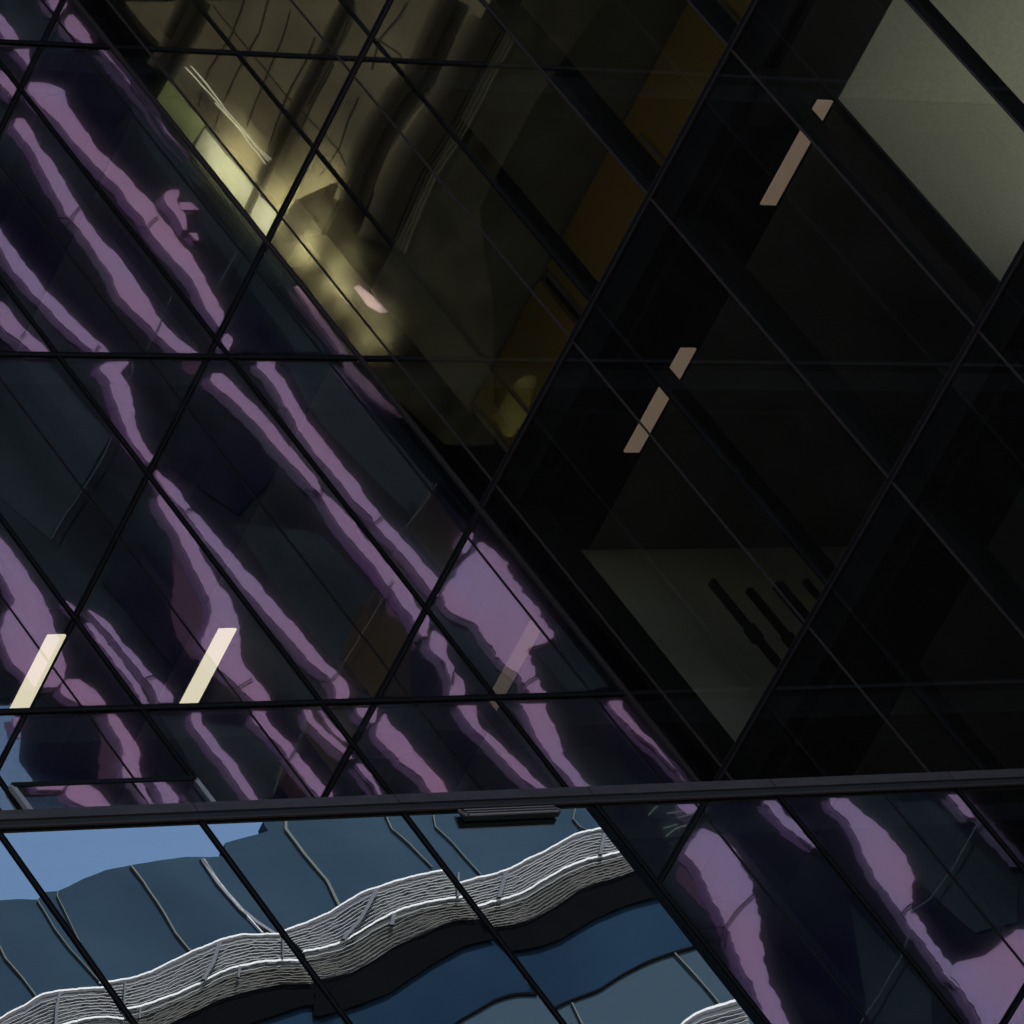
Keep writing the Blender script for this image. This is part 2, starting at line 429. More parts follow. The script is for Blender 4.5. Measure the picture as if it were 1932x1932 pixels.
FA = [  # (crop, rows)
 (1, [(-8, 215, 325), (20, 225, 320), (45, 250, 305), (68, 268, 285)]),
 (1, [(68, 325, 345), (100, 305, 375), (150, 320, 415), (209, 390, 442)]),
 (1, [(60, -60, -5), (100, -50, 30), (150, 10, 75), (197, 30, 90)]),
 (1, [(232, 65, 135), (260, 95, 138), (272, 112, 128), (285, 118, 160), (318, 138, 150)]),
 (1, [(335, -30, 5), (360, -20, 40), (400, 10, 70), (440, 45, 90), (466, 65, 80)]),
 (1, [(235, 470, 510), (260, 500, 530), (310, 540, 585), (370, 590, 625), (430, 640, 680), (490, 700, 730), (560, 745, 765), (640, 800, 812), (740, 895, 903)]),
 (1, [(388, 140, 215), (415, 128, 300), (450, 150, 312), (500, 190, 320), (560, 260, 365), (620, 310, 410), (700, 375, 455), (760, 430, 525), (810, 480, 590), (850, 520, 620), (880, 565, 640), (950, 600, 715), (1020, 670, 755), (1080, 700, 805), (1150, 755, 850), (1200, 800, 905), (1270, 860, 945), (1330, 915, 975), (1400, 945, 1010), (1470, 985, 1055), (1540, 1030, 1062)]),
 (1, [(1575, 1060, 1075), (1600, 1042, 1105), (1640, 1060, 1085), (1668, 1065, 1080)]),
 (1, [(558, 80, 110), (600, 60, 145), (650, 110, 165), (700, 145, 195), (760, 180, 250), (830, 215, 290), (900, 255, 330), (960, 290, 365), (1020, 320, 400), (1080, 370, 440), (1140, 420, 490), (1200, 455, 555), (1260, 500, 600), (1320, 535, 635), (1400, 565, 690), (1470, 640, 730), (1530, 700, 775), (1600, 770, 850), (1663, 830, 935)]),
 (1, [(1060, -30, -5), (1100, -15, 15), (1150, -5, 50), (1230, 30, 105), (1300, 85, 165), (1380, 150, 225), (1450, 220, 300), (1520, 280, 365), (1580, 345, 430), (1630, 410, 490), (1662, 440, 520)]),
 (1, [(1425, -30, 10), (1470, -20, 60), (1530, 0, 95), (1570, 40, 140), (1610, 95, 185), (1662, 160, 237)]),
 (1, [(1350, 1395, 1410), (1400, 1425, 1452), (1450, 1460, 1490), (1520, 1500, 1545), (1600, 1570, 1605), (1640, 1595, 1640), (1672, 1600, 1644)]),
 (1, [(893, 790, 840), (910, 772, 850), (940, 765, 842), (960, 780, 830), (975, 800, 850), (1010, 825, 870), (1040, 845, 890), (1082, 862, 882)]),
 (1, [(1095, 892, 925), (1112, 898, 945), (1132, 925, 940)]),
 (1, [(955, 850, 900), (975, 835, 925), (990, 860, 940)]),
 (4, [(255, 505, 610), (290, 460, 585), (312, 490, 560), (340, 510, 600), (380, 525, 612), (450, 545, 630), (520, 575, 635), (600, 600, 655), (660, 635, 690), (710, 680, 730), (740, 712, 728)]),
 (4, [(770, 732, 745), (800, 735, 780), (850, 770, 840), (900, 810, 870), (960, 870, 905), (1000, 900, 955), (1060, 940, 1000), (1120, 985, 1060), (1180, 1040, 1110), (1240, 1090, 1160), (1300, 1130, 1220), (1360, 1185, 1270), (1430, 1245, 1330), (1500, 1310, 1395), (1560, 1370, 1440), (1640, 1430, 1500), (1700, 1490, 1560), (1740, 1545, 1600), (1790, 1580, 1650), (1852, 1585, 1640)]),
 (4, [(885, 748, 756), (930, 740, 800), (1000, 790, 870), (1070, 840, 920), (1140, 870, 940), (1220, 910, 985), (1300, 950, 1030), (1370, 985, 1085), (1450, 1000, 1115), (1520, 965, 1135), (1600, 945, 1135), (1680, 1000, 1145), (1730, 1060, 1190), (1790, 1130, 1240), (1830, 1170, 1265), (1860, 1200, 1278)]),
 (4, [(310, 1000, 1050), (350, 990, 1090), (410, 1060, 1150), (470, 1130, 1210), (530, 1190, 1270), (590, 1250, 1310), (660, 1300, 1370), (730, 1370, 1430), (800, 1430, 1490), (870, 1500, 1525), (930, 1540, 1590), (1000, 1580, 1660), (1080, 1640, 1720), (1160, 1710, 1790), (1240, 1780, 1850), (1300, 1820, 1900), (1360, 1870, 1945), (1400, 1894, 1960), (1470, 1949, 2029), (1552, 1990, 2015)]),
 (4, [(258, 1210, 1300), (290, 1210, 1285), (330, 1265, 1345), (390, 1300, 1365), (450, 1340, 1405), (520, 1380, 1440), (600, 1420, 1500), (680, 1480, 1570), (750, 1540, 1620), (820, 1600, 1690), (880, 1640, 1720), (940, 1700, 1760), (985, 1750, 1800), (1010, 1760, 1820), (1080, 1810, 1890), (1130, 1870, 1940), (1200, 1929, 1990), (1260, 1980, 2049), (1310, 2009, 2084), (1362, 2059, 2070)]),
 (4, [(258, 1620, 1655), (300, 1620, 1690), (360, 1680, 1750), (420, 1740, 1800), (480, 1810, 1865), (520, 1880, 1900)]),
 (4, [(1070, -30, -5), (1110, -20, 20), (1150, -20, 60), (1230, -20, 110), (1310, 40, 170), (1390, 70, 215), (1440, 30, 235), (1520, 0, 262), (1600, 20, 290), (1680, 60, 310), (1750, 130, 310), (1792, 160, 270)]),
 (4, [(1385, 305, 320), (1430, 345, 385), (1452, 368, 380)]),
 (4, [(1428, 412, 425), (1470, 450, 500), (1530, 510, 545), (1600, 570, 600), (1660, 610, 660), (1730, 670, 710), (1790, 720, 790), (1840, 740, 820), (1868, 755, 815)]),
 (4, [(1490, 400, 430), (1560, 450, 490), (1640, 510, 550), (1720, 570, 610), (1790, 630, 660), (1870, 670, 705)]),
 (4, [(1755, 320, 380), (1800, 275, 440), (1850, 320, 490), (1877, 400, 500)]),
 (5, [(1055, 738, 757), (1090, 715, 792), (1130, 720, 770), (1162, 735, 745)]),
 (5, [(1110, 815, 835), (1150, 790, 890), (1210, 730, 940), (1270, 690, 970), (1330, 650, 1010), (1390, 640, 1070), (1440, 680, 1100), (1490, 790, 1130), (1540, 820, 1155), (1580, 850, 1165), (1592, 860, 1060), (1610, 870, 1035), (1660, 910, 1045), (1710, 960, 1080), (1745, 1010, 1075), (1780, 1025, 1100), (1827, 1060, 1135)]),
 (5, [(1525, 592, 605), (1560, 575, 655), (1620, 580, 660), (1650, 620, 660), (1680, 650, 685), (1720, 665, 690), (1760, 680, 740), (1832, 670, 745)]),
 (7, [(485, 60, 105), (530, 70, 100), (580, 82, 90)]),
 (7, [(470, 500, 545), (520, 515, 590), (580, 555, 620), (640, 580, 665), (700, 575, 650), (760, 580, 668), (800, 590, 665)]),
 (7, [(460, 905, 950), (500, 895, 945), (560, 935, 990), (630, 990, 1040), (700, 1050, 1110), (770, 1100, 1150), (840, 1150, 1200), (915, 1215, 1248)]),
 (7, [(455, 1200, 1255), (500, 1185, 1255), (550, 1240, 1310), (620, 1320, 1380), (690, 1370, 1430), (750, 1410, 1480), (810, 1460, 1530), (850, 1500, 1575), (905, 1520, 1560)]),
 (7, [(450, 1435, 1470), (500, 1445, 1480), (560, 1510, 1550), (620, 1570, 1620), (680, 1645, 1665)]),
 (7, [(705, 1680, 1710), (760, 1720, 1750), (820, 1770, 1790), (890, 1800, 1812)]),
 (7, [(450, 1505, 1515), (520, 1540, 1570), (600, 1612, 1640)]),
 (8, [(440, 235, 330), (480, 240, 330), (510, 300, 320)]),
 (8, [(468, 363, 370), (520, 330, 395), (560, 320, 440), (600, 350, 480), (640, 390, 505), (700, 450, 560), (760, 530, 615), (820, 580, 655), (885, 610, 700)]),
 (8, [(428, 710, 800), (470, 730, 800), (520, 770, 810), (580, 830, 880), (650, 900, 950), (720, 960, 1020), (790, 1040, 1090), (862, 1130, 1180)]),
 (8, [(420, 1000, 1130), (470, 1040, 1130), (530, 1060, 1170), (600, 1100, 1195), (670, 1140, 1215), (740, 1210, 1275), (800, 1260, 1320), (852, 1320, 1385)]),
 (8, [(405, 1420, 1480), (450, 1440, 1490), (510, 1500, 1540), (570, 1570, 1600), (630, 1640, 1670), (690, 1700, 1730), (760, 1760, 1790), (835, 1830, 1855)]),
 (7, [(862, 655, 700), (900, 700, 735), (932, 725, 758)]),
 (7, [(855, 845, 870), (890, 870, 895), (927, 900, 915)]),
]
FC = [
 (9, [(895, 305, 430), (930, 320, 420), (962, 370, 395)]),
 (9, [(1008, 412, 425), (1060, 365, 525), (1130, 330, 580), (1200, 400, 610), (1280, 430, 655), (1360, 470, 665), (1430, 510, 688), (1500, 540, 680), (1580, 575, 700), (1660, 600, 710), (1740, 650, 730), (1820, 680, 780), (1880, 700, 800), (1945, 730, 830)]),
 (9, [(880, 705, 760), (930, 740, 800), (990, 800, 860), (1040, 850, 900), (1100, 940, 960)]),
 (9, [(865, 1010, 1100), (910, 1025, 1140), (970, 1100, 1220), (1040, 1140, 1290), (1110, 1170, 1350), (1180, 1200, 1395), (1250, 1235, 1412), (1320, 1290, 1405), (1380, 1335, 1400), (1420, 1360, 1430), (1480, 1400, 1465), (1550, 1460, 1505), (1620, 1510, 1560), (1700, 1565, 1640), (1760, 1620, 1700)]),
 (9, [(1490, 1890, 1960), (1530, 1840, 1960), (1580, 1800, 1965), (1620, 1740, 1965), (1645, 1600, 1965), (1700, 1585, 1965), (1760, 1625, 1970), (1840, 1680, 1975), (1945, 1745, 1980)]),
 (9, [(850, 1570, 1620), (900, 1610, 1665), (960, 1670, 1705)]),
 (9, [(850, 1648, 1656), (900, 1680, 1700), (960, 1730, 1770), (1030, 1780, 1830), (1100, 1850, 1900), (1170, 1910, 1950)]),
 (9, [(828, 1868, 1940), (870, 1890, 1950), (910, 1920, 1960)]),
]
for k, rows in FA:
    ag = 7 if k == 5 and rows[0][0] in (1110, 1055) else 3.2
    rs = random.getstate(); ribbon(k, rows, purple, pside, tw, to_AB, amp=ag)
    random.setstate(rs); ribbon(k, rim(rows, 3.5), prim, prim, tw, to_AB, shift=.045, depth=.01, amp=ag + .6, name='fin_edge')
    ribbon(k, rows, pside, pside, tw, to_AB, shift=.06, depth=.03, amp=3.5, name='fin_painted_shade', dx=-random.uniform(22, 36), dy=random.uniform(8, 20))  # flat strip beside each fin, painting its shaded side
for k, rows in FC:
    ag = 4.5
    zz = -.03 if rows[0][0] == 1490 else 0
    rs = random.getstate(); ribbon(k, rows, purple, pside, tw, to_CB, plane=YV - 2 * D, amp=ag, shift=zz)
    random.setstate(rs); ribbon(k, rim(rows, 4), prim, prim, tw, to_CB, plane=YV - 2 * D, shift=.045, depth=.01, amp=ag + .6, name='fin_edge')
    ribbon(k, rows, pside, pside, tw, to_CB, plane=YV - 2 * D, shift=.06, depth=.03, amp=3.5, name='fin_painted_shade', dx=-random.uniform(22, 36), dy=random.uniform(8, 20))  # same painted shaded side for the lower fins
for k, rows in [(5, [(1330, 380, 400), (1400, 370, 450), (1480, 365, 490), (1540, 350, 520), (1600, 330, 510), (1662, 350, 490)]),
                (4, [(1000, 790, 800), (1150, 815, 870), (1300, 820, 950), (1420, 805, 1000), (1540, 830, 965), (1660, 900, 1000)]),
                (4, [(255, 860, 985), (290, 860, 975), (318, 890, 960)]),
                (7, [(470, 440, 500), (560, 480, 550), (660, 470, 575), (800, 460, 580)])]:
    ribbon(k, rows, mauve, mauve, tw, to_AB, plane=YV + .11, depth=.015)
for k, rows in [(9, [(1120, 320, 400), (1250, 290, 440), (1400, 430, 520), (1500, 490, 560), (1700, 560, 620), (1940, 640, 720)])]:
    ribbon(k, rows, mauve, mauve, tw, to_CB, plane=YV + .11 - 2 * D, depth=.015)
pts = [(62.9, 125), (90, 125), (90, GZ), (62.1, GZ), (62.1, 61.3), (62.25, 62.2), (62.27, 62.67), (62.20, 63.1), (62.29, 63.6), (62.44, 64.26), (62.6, 64.8), (62.83, 65.3)]
bm = bmesh.new()
fa = [bm.verts.new((-x, -YV - .15, z)) for x, z in pts]; fb = [bm.verts.new((-x - 31, -YV - 22, z)) for x, z in pts]
bm.faces.new(fa); bm.faces.new(fb[::-1])
for i in range(len(fa)): bm.faces.new((fa[i], fa[i - 1], fb[i - 1], fb[i]))
bmesh.ops.triangulate(bm, faces=[f for f in bm.faces if len(f.verts) > 4])
newobj('tower_body', bm, tower, tw)
boxobj('screen_wall', (-62.88, -50, -YV - .4, -YV - .16, 65.2, 125), tower, tw)
# dark facade slabs of the tower, proud of the body by a few cm
teal = mat('teal_panel', (.05, .075, .085), .9, spec=0, build=noisy((.006, .009, .013), (.016, .023, .031), .25, (1, 1, .5), .3, .7))
navy = mat('navy_panel', (.0035, .0035, .011), .9, spec=0, build=noisy((.003, .003, .011), (.007, .008, .014), .3))
dark = mat('black_panel', (.010, .008, .009), .9, spec=0)
def slab(name, k, pts, m, parent, back, ax=1, plane=YV, th=.06):
    bm = bmesh.new(); P = [onpl(*kp(k, x, y), ax, plane) for x, y in pts]
    off = Vector((0, th, 0)) if ax == 1 else Vector((th, 0, 0))
    a = [bm.verts.new(back(p)) for p in P]; b = [bm.verts.new(back(p + off)) for p in P]
    bm.faces.new(a); bm.faces.new(b[::-1])
    for i in range(len(a)): bm.faces.new((a[i], a[i - 1], b[i - 1], b[i]))
    return newobj(name, bm, m, parent)
for k, pts, mm in [
    (1, [(0, 0), (80, 0), (235, 180), (300, 60), (240, 0), (300, 0), (330, 30), (230, 205), (90, 205)], teal),
    (1, [(540, 240), (1650, 1665), (1400, 1660), (690, 700), (620, 500), (470, 310)], teal),
    (1, [(170, 250), (460, 240), (470, 310), (620, 495), (540, 590), (330, 430), (150, 385)], navy),
    (1, [(1110, 1400), (1390, 1660), (1100, 1660), (1060, 1600)], navy),
    (4, [(1350, 260), (1600, 270), (1932, 600), (1932, 980), (1600, 650), (1440, 450)], teal),
    (4, [(0, 250), (230, 260), (520, 610), (240, 1100), (0, 900)], teal),
    (4, [(850, 560), (1250, 620), (1290, 800), (1120, 980), (800, 750)], navy),
    (4, [(640, 1080), (800, 1250), (820, 1700), (480, 1300)], navy),
    (4, [(1100, 1020), (1500, 1060), (1780, 1350), (1600, 1700), (1350, 1400)], teal),
    (5, [(420, 560), (640, 780), (530, 950), (330, 760)], teal),
    (5, [(1070, 1620), (1180, 1500), (1480, 1790), (1230, 1810)], teal),
    (7, [(110, 480), (440, 470), (480, 600), (450, 800), (170, 800), (90, 690)], navy),
    (7, [(760, 480), (1180, 540), (1440, 620), (1260, 890), (1010, 890)], teal),
    (4, [(1700, 1400), (1950, 1500), (1940, 1860), (1680, 1800), (1590, 1720)], dark),
]:
    slab('facade_panel', k, pts, mm, tw, to_AB, plane=YV + .125 - .004 * (sum(map(sum, pts)) % 7), th=.01)
for k, pts, mm in [
    (9, [(0, 900), (150, 900), (260, 1090), (200, 1250), (0, 980)], navy),
    (9, [(440, 900), (690, 900), (1100, 1300), (1200, 1932), (900, 1932), (640, 1300)], navy),
    (9, [(1150, 900), (1500, 880), (1900, 1300), (1900, 1450), (1700, 1500), (1450, 1280)], teal),
    (9, [(1100, 1350), (1500, 1800), (1500, 1932), (1200, 1932)], teal)]:
    slab('facade_panel', k, pts, mm, tw, to_CB, plane=YV - 2 * D + .125 - .004 * (sum(map(sum, pts)) % 7), th=.01)
hair = mat('pale_joint', (.045, .06, .068), .8, spec=0)
crack = mat('dark_joint', (.006, .004, .010), .8, spec=0)
def tline(k, pts, wd, m, back=to_AB, plane=YV, name='facade_joint'):
    bm = bmesh.new(); pr = []
    for i, (x, y) in enumerate(pts):
        a = Vector(pts[max(0, i - 1)]); b = Vector(pts[min(len(pts) - 1, i + 1)])
        t = (b - a).normalized(); n = Vector((-t.y, t.x)) * wd / 2
        row = []
        for q in (-1, 1):
            p = onpl(*kp(k, x + n.x * q, y + n.y * q), 1, plane)
            row += [bm.verts.new(back(p)), bm.verts.new(back(p + Vector((0, .02, 0))))]
        pr.append(row)
    for a, b in zip(pr, pr[1:]):
        for q in ((a[0], b[0], b[2], a[2]), (a[1], a[3], b[3], b[1]), (a[0], a[1], b[1], b[0]), (a[2], b[2], b[3], a[3])): bm.faces.new(q)
    return newobj(name, bm, m, tw)
for k, pts in [(1, [(1180, 1080), (1085, 1245), (1010, 1380)]), (1, [(815, 1385), (750, 1530), (690, 1650)]), (4, [(530, 610), (490, 700), (410, 830), (300, 990), (240, 1095)]),
               (5, [(640, 785), (540, 945), (450, 1060)]), (5, [(400, 1290), (300, 1470), (220, 1600), (135, 1730)]), (4, [(630, 260), (625, 310), (605, 340)]),
               (7, [(1455, 500), (1390, 640), (1330, 730), (1290, 850)]), (4, [(240, 1340), (215, 1400)]), (1, [(1060, 1400), (1030, 1440)])]:
    tline(k, pts, 4, hair, plane=YV - .04)
for k, pts in [(9, [(1810, 845), (1700, 1010), (1600, 1190), (1490, 1340), (1400, 1400)]), (9, [(1390, 1505), (1350, 1620), (1250, 1790), (1160, 1932)])]:
    tline(k, pts, 5, hair, to_CB, YV - 2 * D - .04)
for k, pts in [(1, [(255, 1025), (330, 1030), (350, 1000), (378, 968)]), (1, [(300, 1085), (345, 1030)]), (1, [(640, 1068), (695, 1075), (710, 1045), (745, 1020)]), (1, [(370, 1180), (440, 1172)]),
               (4, [(870, 988), (890, 950), (910, 960)]), (4, [(1440, 860), (1510, 880), (1530, 830)]), (4, [(1690, 1000), (1755, 1020), (1800, 985)]), (4, [(680, 1770), (690, 1745), (730, 1735)]),
               (4, [(1010, 1790), (1110, 1795), (1190, 1750)]), (4, [(1480, 1755), (1550, 1770), (1580, 1730)]), (5, [(1010, 1790), (1040, 1760), (1080, 1740), (1080, 1715)]), (1, [(95, 1590), (120, 1560)]),
               (1, [(615, 410), (625, 370)]), (5, [(680, 1770), (690, 1720)]), (1, [(450, 1655), (470, 1620)])]:
    tline(k, pts, 5, crack, plane=YV - .05)
for k, pts in [(9, [(370, 1475), (520, 1475), (580, 1395), (665, 1305)]), (9, [(515, 1480), (510, 1540)]), (9, [(1350, 1420), (1380, 1380), (1430, 1350)]), (9, [(700, 1620), (800, 1500)])]:
    tline(k, pts, 7, crack, to_CB, YV - 2 * D - .05)
for k, pts in [(9, [(160, 950), (185, 920), (205, 905)]), (9, [(240, 1050), (290, 1010), (360, 985)]), (9, [(230, 1010), (300, 990)]), (9, [(250, 940), (330, 925)]), (9, [(300, 960), (400, 930)])]:
    tline(k, pts, 8, mat('pale_green_strip', (.07, .09, .085), .8), to_CB, YV - 2 * D - .04, 'trim_strip')
# ------------------------------------------------------------------ ochre building (reflected in the side wing)
XG = 80.0
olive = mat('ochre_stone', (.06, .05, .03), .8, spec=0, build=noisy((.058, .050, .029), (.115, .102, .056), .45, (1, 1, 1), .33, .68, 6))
olive0 = mat('shaded_ochre_stone', (.02, .02, .012), .8, spec=0, build=noisy((.0035, .003, .002), (.017, .016, .009), .9, (1, 1, 1), .35, .72, 9))  # darker copy of the ochre stone, its shade held in the colour
glow_dim = mat('painted_glow_dim', (.09, .09, .05), .8, spec=0, build=noisy((.040, .040, .022), (.16, .155, .085), .7, (1, 1, 1), .33, .70, 9))  # unassigned dim tone of the glow painted as colour
glow_mid = mat('painted_glow_mid', (.2, .2, .1), .8, spec=0, build=noisy((.085, .088, .044), (.30, .31, .17), .6, (1, 1, 1), .33, .68, 7))  # unassigned middle tone of the painted glow
glow_bright = mat('painted_glow_bright', (.6, .6, .4), .6, spec=0, build=noisy((.20, .21, .11), (.46, .46, .32), .45, (1, 1, 1), .38, .62, 4))  # brightest part of the glow, put into the colour
glow_green = mat('painted_glow_green', (.3, .33, .1), .7, spec=0, build=noisy((.08, .10, .035), (.26, .29, .12), .5, (1, 1, 1), .35, .62, 4))  # greenish part of the glow, put into the colour
black = mat('black_recess', (.0015, .0015, .0015), .9, spec=0)
gb = tag(_e('ochre_building'), 'ochre stone building across the street, seen only in the side wing glass', 'building')
bm = bmesh.new(); box(bm, -XG - 14, -XG - .25, -58.35, -25, GZ, 120)
newobj('wall', bm, black, gb)
def gslab(k, pts, mm, lay=0, name='stone_glow_panel'): return slab(name, k, pts, mm, gb, to_AB, ax=0, plane=XG - .05 * lay, th=.04)
def gblob(k, pts, mm, lay=0, amp=9, name='stone_glow_panel'):
    P = []; wx = Wob(amp); wy = Wob(amp); c = 0
    for i in range(len(pts)):
        a, b = Vector(pts[i]), Vector(pts[(i + 1) % len(pts)])
        n = max(1, int((b - a).length / 14))
        for j in range(n):
            q = a.lerp(b, j / n); c += 14
            P.append((q.x + wx(c * .5), q.y + wy(c * .5)))
    for _ in range(3):
        P = [((P[i - 1][0] + 2 * P[i][0] + P[(i + 1) % len(P)][0]) / 4, (P[i - 1][1] + 2 * P[i][1] + P[(i + 1) % len(P)][1]) / 4) for i in range(len(P))]
    return slab(name, k, P, mm, gb, to_AB, ax=0, plane=XG - .05 * lay, th=.03)
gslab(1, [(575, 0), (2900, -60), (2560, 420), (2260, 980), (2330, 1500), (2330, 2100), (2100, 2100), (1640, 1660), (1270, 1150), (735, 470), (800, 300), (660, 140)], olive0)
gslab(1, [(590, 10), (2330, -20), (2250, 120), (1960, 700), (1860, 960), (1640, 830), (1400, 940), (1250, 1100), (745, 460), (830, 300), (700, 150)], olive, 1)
gslab(1, [(790, 380), (960, 590), (895, 690), (735, 480)], glow_green, 3)
gslab(1, [(912, 712), (962, 605), (1310, 1020), (1262, 1140), (1150, 1010)], glow_bright, 3)
gblob(5, [(870, 520), (950, 400), (1020, 315), (1090, 335), (1050, 480), (965, 630)], mat('painted_yellow_glow', (.05, .045, .012), .8, spec=0, build=noisy((.012, .011, .003), (.075, .07, .02), 1.2)), 1)  # yellow glow from the orange doors, painted as a patch
def gband(k, pts, wd, m=black, lay=6, name='painted_recess'):
    bm = bmesh.new(); pr = []
    for i, (x, y) in enumerate(pts):
        a = Vector(pts[max(0, i - 1)]); b = Vector(pts[min(len(pts) - 1, i + 1)])
        t = (b - a).normalized(); n = Vector((-t.y, t.x)) * wd / 2
        row = []
        for s in (-1, 1):
            p = onpl(*kp(k, x + n.x * s, y + n.y * s), 0, XG - .05 * lay)
            row += [bm.verts.new(to_AB(p)), bm.verts.new(to_AB(p + Vector((.04, 0, 0))))]
        pr.append(row)
    for a, b in zip(pr, pr[1:]):
        for q in ((a[0], b[0], b[2], a[2]), (a[1], a[3], b[3], b[1]), (a[0], a[1], b[1], b[0]), (a[2], b[2], b[3], a[3])): bm.faces.new(q)
    return newobj(name, bm, m, gb)
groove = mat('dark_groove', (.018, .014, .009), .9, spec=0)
for k, pts, wd in [(1, [(930, -10), (880, 100), (790, 260), (745, 330)], 50), (1, [(890, -10), (800, 170)], 30),
                   (1, [(1640, -10), (1560, 150), (1530, 230), (1330, 620), (1230, 850), (1160, 1010)], 20),
                   (2, [(690, -10), (620, 130), (540, 330), (430, 460), (330, 620), (260, 780), (200, 960)], 62),
                   (2, [(880, 120), (760, 340), (660, 540), (520, 760), (430, 950), (350, 1150)], 100),
                   ]:
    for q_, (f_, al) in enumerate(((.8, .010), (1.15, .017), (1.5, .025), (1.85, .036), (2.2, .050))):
        gband(k, pts, wd * f_ + 4 * q_, mat('painted_recess_step', (al, al * .9, al * .55), .9, spec=0), 4.6 - q_ * .7)  # flat raised bands; a recess's darkness stepped into their colours
for k, pts in [(1, [(1000, 20), (1200, 270), (1350, 450), (1500, 610), (1590, 700), (1640, 810)]),
               (1, [(1150, 0), (1080, 180), (980, 320), (930, 500)]), (1, [(1260, 0), (1220, 150), (1120, 330), (1050, 480), (1005, 610)]),
               (1, [(1365, 50), (1330, 180), (1260, 340), (1200, 480), (1160, 600)]), (1, [(1485, 170), (1430, 300), (1350, 450), (1310, 560), (1260, 690)]),
               (1, [(1570, 300), (1480, 470), (1400, 640)]), (1, [(1690, 450), (1640, 560), (1600, 690), (1540, 790), (1500, 830)]),
               (2, [(210, 20), (170, 150), (110, 290), (0, 500)]), (2, [(470, 10), (430, 70), (340, 180), (300, 330)]),
               (2, [(330, 180), (420, 240), (470, 310)]), (2, [(540, 400), (600, 470)]),
               (1, [(1380, 930), (1600, 1180), (1700, 1310), (1830, 1470)])]:
    gband(k, pts, 2.6, groove, 1.6, 'stone_joint')
gold = mat('bright_edge', (.75, .74, .5), .4)
for pts in ([(875, 315), (1040, 500), (1250, 775)], [(900, 310), (1060, 510), (1262, 760)], [(1010, 480), (1120, 600), (1275, 755)]):
    gband(1, pts, 2.6, gold, 7, 'metal_trim')
gslab(1, [(1670, 1355), (1690, 1345), (1760, 1400), (1825, 1475), (1790, 1478), (1730, 1440)], mat('painted_lamp_reflection', (.34, .25, .25), .6), 8)  # pink patch painting the mirrored strip light

# spots added before the ochre wall, without fixtures, to make its soft bright patch
for k_, (u, v_, h, pw) in enumerate([(440, 312, 1.2, 700), (500, 415, 1.1, 1300), (560, 450, .9, 2900), (625, 530, 1.0, 2700), (690, 615, 1.1, 1300), (600, 380, 1.3, 500)]):
    q = to_AB(onpl(u, v_, 0, XG))
    ld = bpy.data.lights.new('added_spot', 'SPOT'); ld.energy = pw * 1.25; ld.color = (1, .97, .74); ld.shadow_soft_size = .25
    ld.spot_size = math.radians(112); ld.spot_blend = 1
    lo2 = bpy.data.objects.new('added_spot', ld); COL.objects.link(lo2); lo2.location = q + Vector((h, 0, -.5))
    lo2.rotation_euler = Vector((-1, .12, .25)).to_track_quat('-Z', 'Y').to_euler()
    lo2.parent = gb

# ------------------------------------------------------------------ blue building with balcony railings (reflected once in the lower block)
bb = tag(_e('balcony_building'), 'blue glazed building with wavy white balcony railings, mirrored in the lower glass', 'building')
YB = 50.0
blue1 = mat('blue_glazing', (.05, .085, .13), .8, spec=0, build=noisy((.018, .031, .050), (.038, .065, .094), .16, (1, 1, 1), .3, .7, 8))
blue2 = mat('deep_blue_glazing', (.03, .055, .09), .8, spec=0, build=noisy((.009, .019, .036), (.015, .033, .060), .2, (1, 1, 1), .3, .7, 8))
seam = mat('putty_joint', (.075, .08, .065), .8)
white = mat('white_rail', (.62, .57, .57), .6)
slat = mat('light_slat', (.24, .225, .23), .7)
slat2 = mat('brown_slat', (.085, .072, .06), .8)
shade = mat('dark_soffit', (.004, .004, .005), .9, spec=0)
back1 = mat('railing_back', (.045, .045, .054), .8)
pipe = mat('grey_pipe', (.10, .10, .125), .7)
def bslab(name, pts, m, lay, th=.1, k=7): return slab(name, k, pts, m, bb, to_C, plane=YB - lay, th=min(th, .04) if lay else th)
# front facades, pane by pane as the photo shows them
top = [(-80, 1345), (0, 1347), (90, 1340), (180, 1342), (200, 1310), (272, 1305), (330, 1280), (400, 1245), (500, 1205), (610, 1185), (750, 1160), (880, 1143), (990, 1143),
       (1060, 1140), (1062, 1078), (1150, 1055), (1230, 1035), (1268, 1022), (1252, 1000), (1244, 975), (1262, 940), (1290, 905), (2950, 895)]
bslab('facade', top + [(3700, 1932), (3700, 2150), (-80, 2150)], blue1, 0, .3)
def interp(P, x):
    for (x0, y0), (x1, y1) in zip(P, P[1:]):
        if x0 <= x <= x1: return y0 + (y1 - y0) * (x - x0) / (x1 - x0)
    return P[-1][1] if x > P[-1][0] else P[0][1]
J = 1449
T = [[(-60, 1935), (0, 1905), (60, 1868), (120, 1843), (160, 1812), (200, 1786), (270, 1776), (370, 1765), (460, 1758), (500, 1757)],
     [(470, 1733), (550, 1728), (600, 1720), (700, 1690), (800, 1640), (900, 1590), (1000, 1550), (1060, 1525), (1150, 1509), (1250, 1508), (1340, 1502)],
     [(1335, 1490), (1420, 1462), (1500, 1430), (1560, 1400), (1620, 1362), (1700, 1312), (1800, 1277), (J + 430, 1255), (J + 490, 1238), (J + 580, 1216), (J + 650, 1205)],
     [(J + 705, 1270), (J + 800, 1240), (J + 870, 1225), (J + 960, 1195), (J + 1050, 1150), (J + 1150, 1102), (J + 1230, 1052), (J + 1300, 1022), (J + 1425, 1002)]]
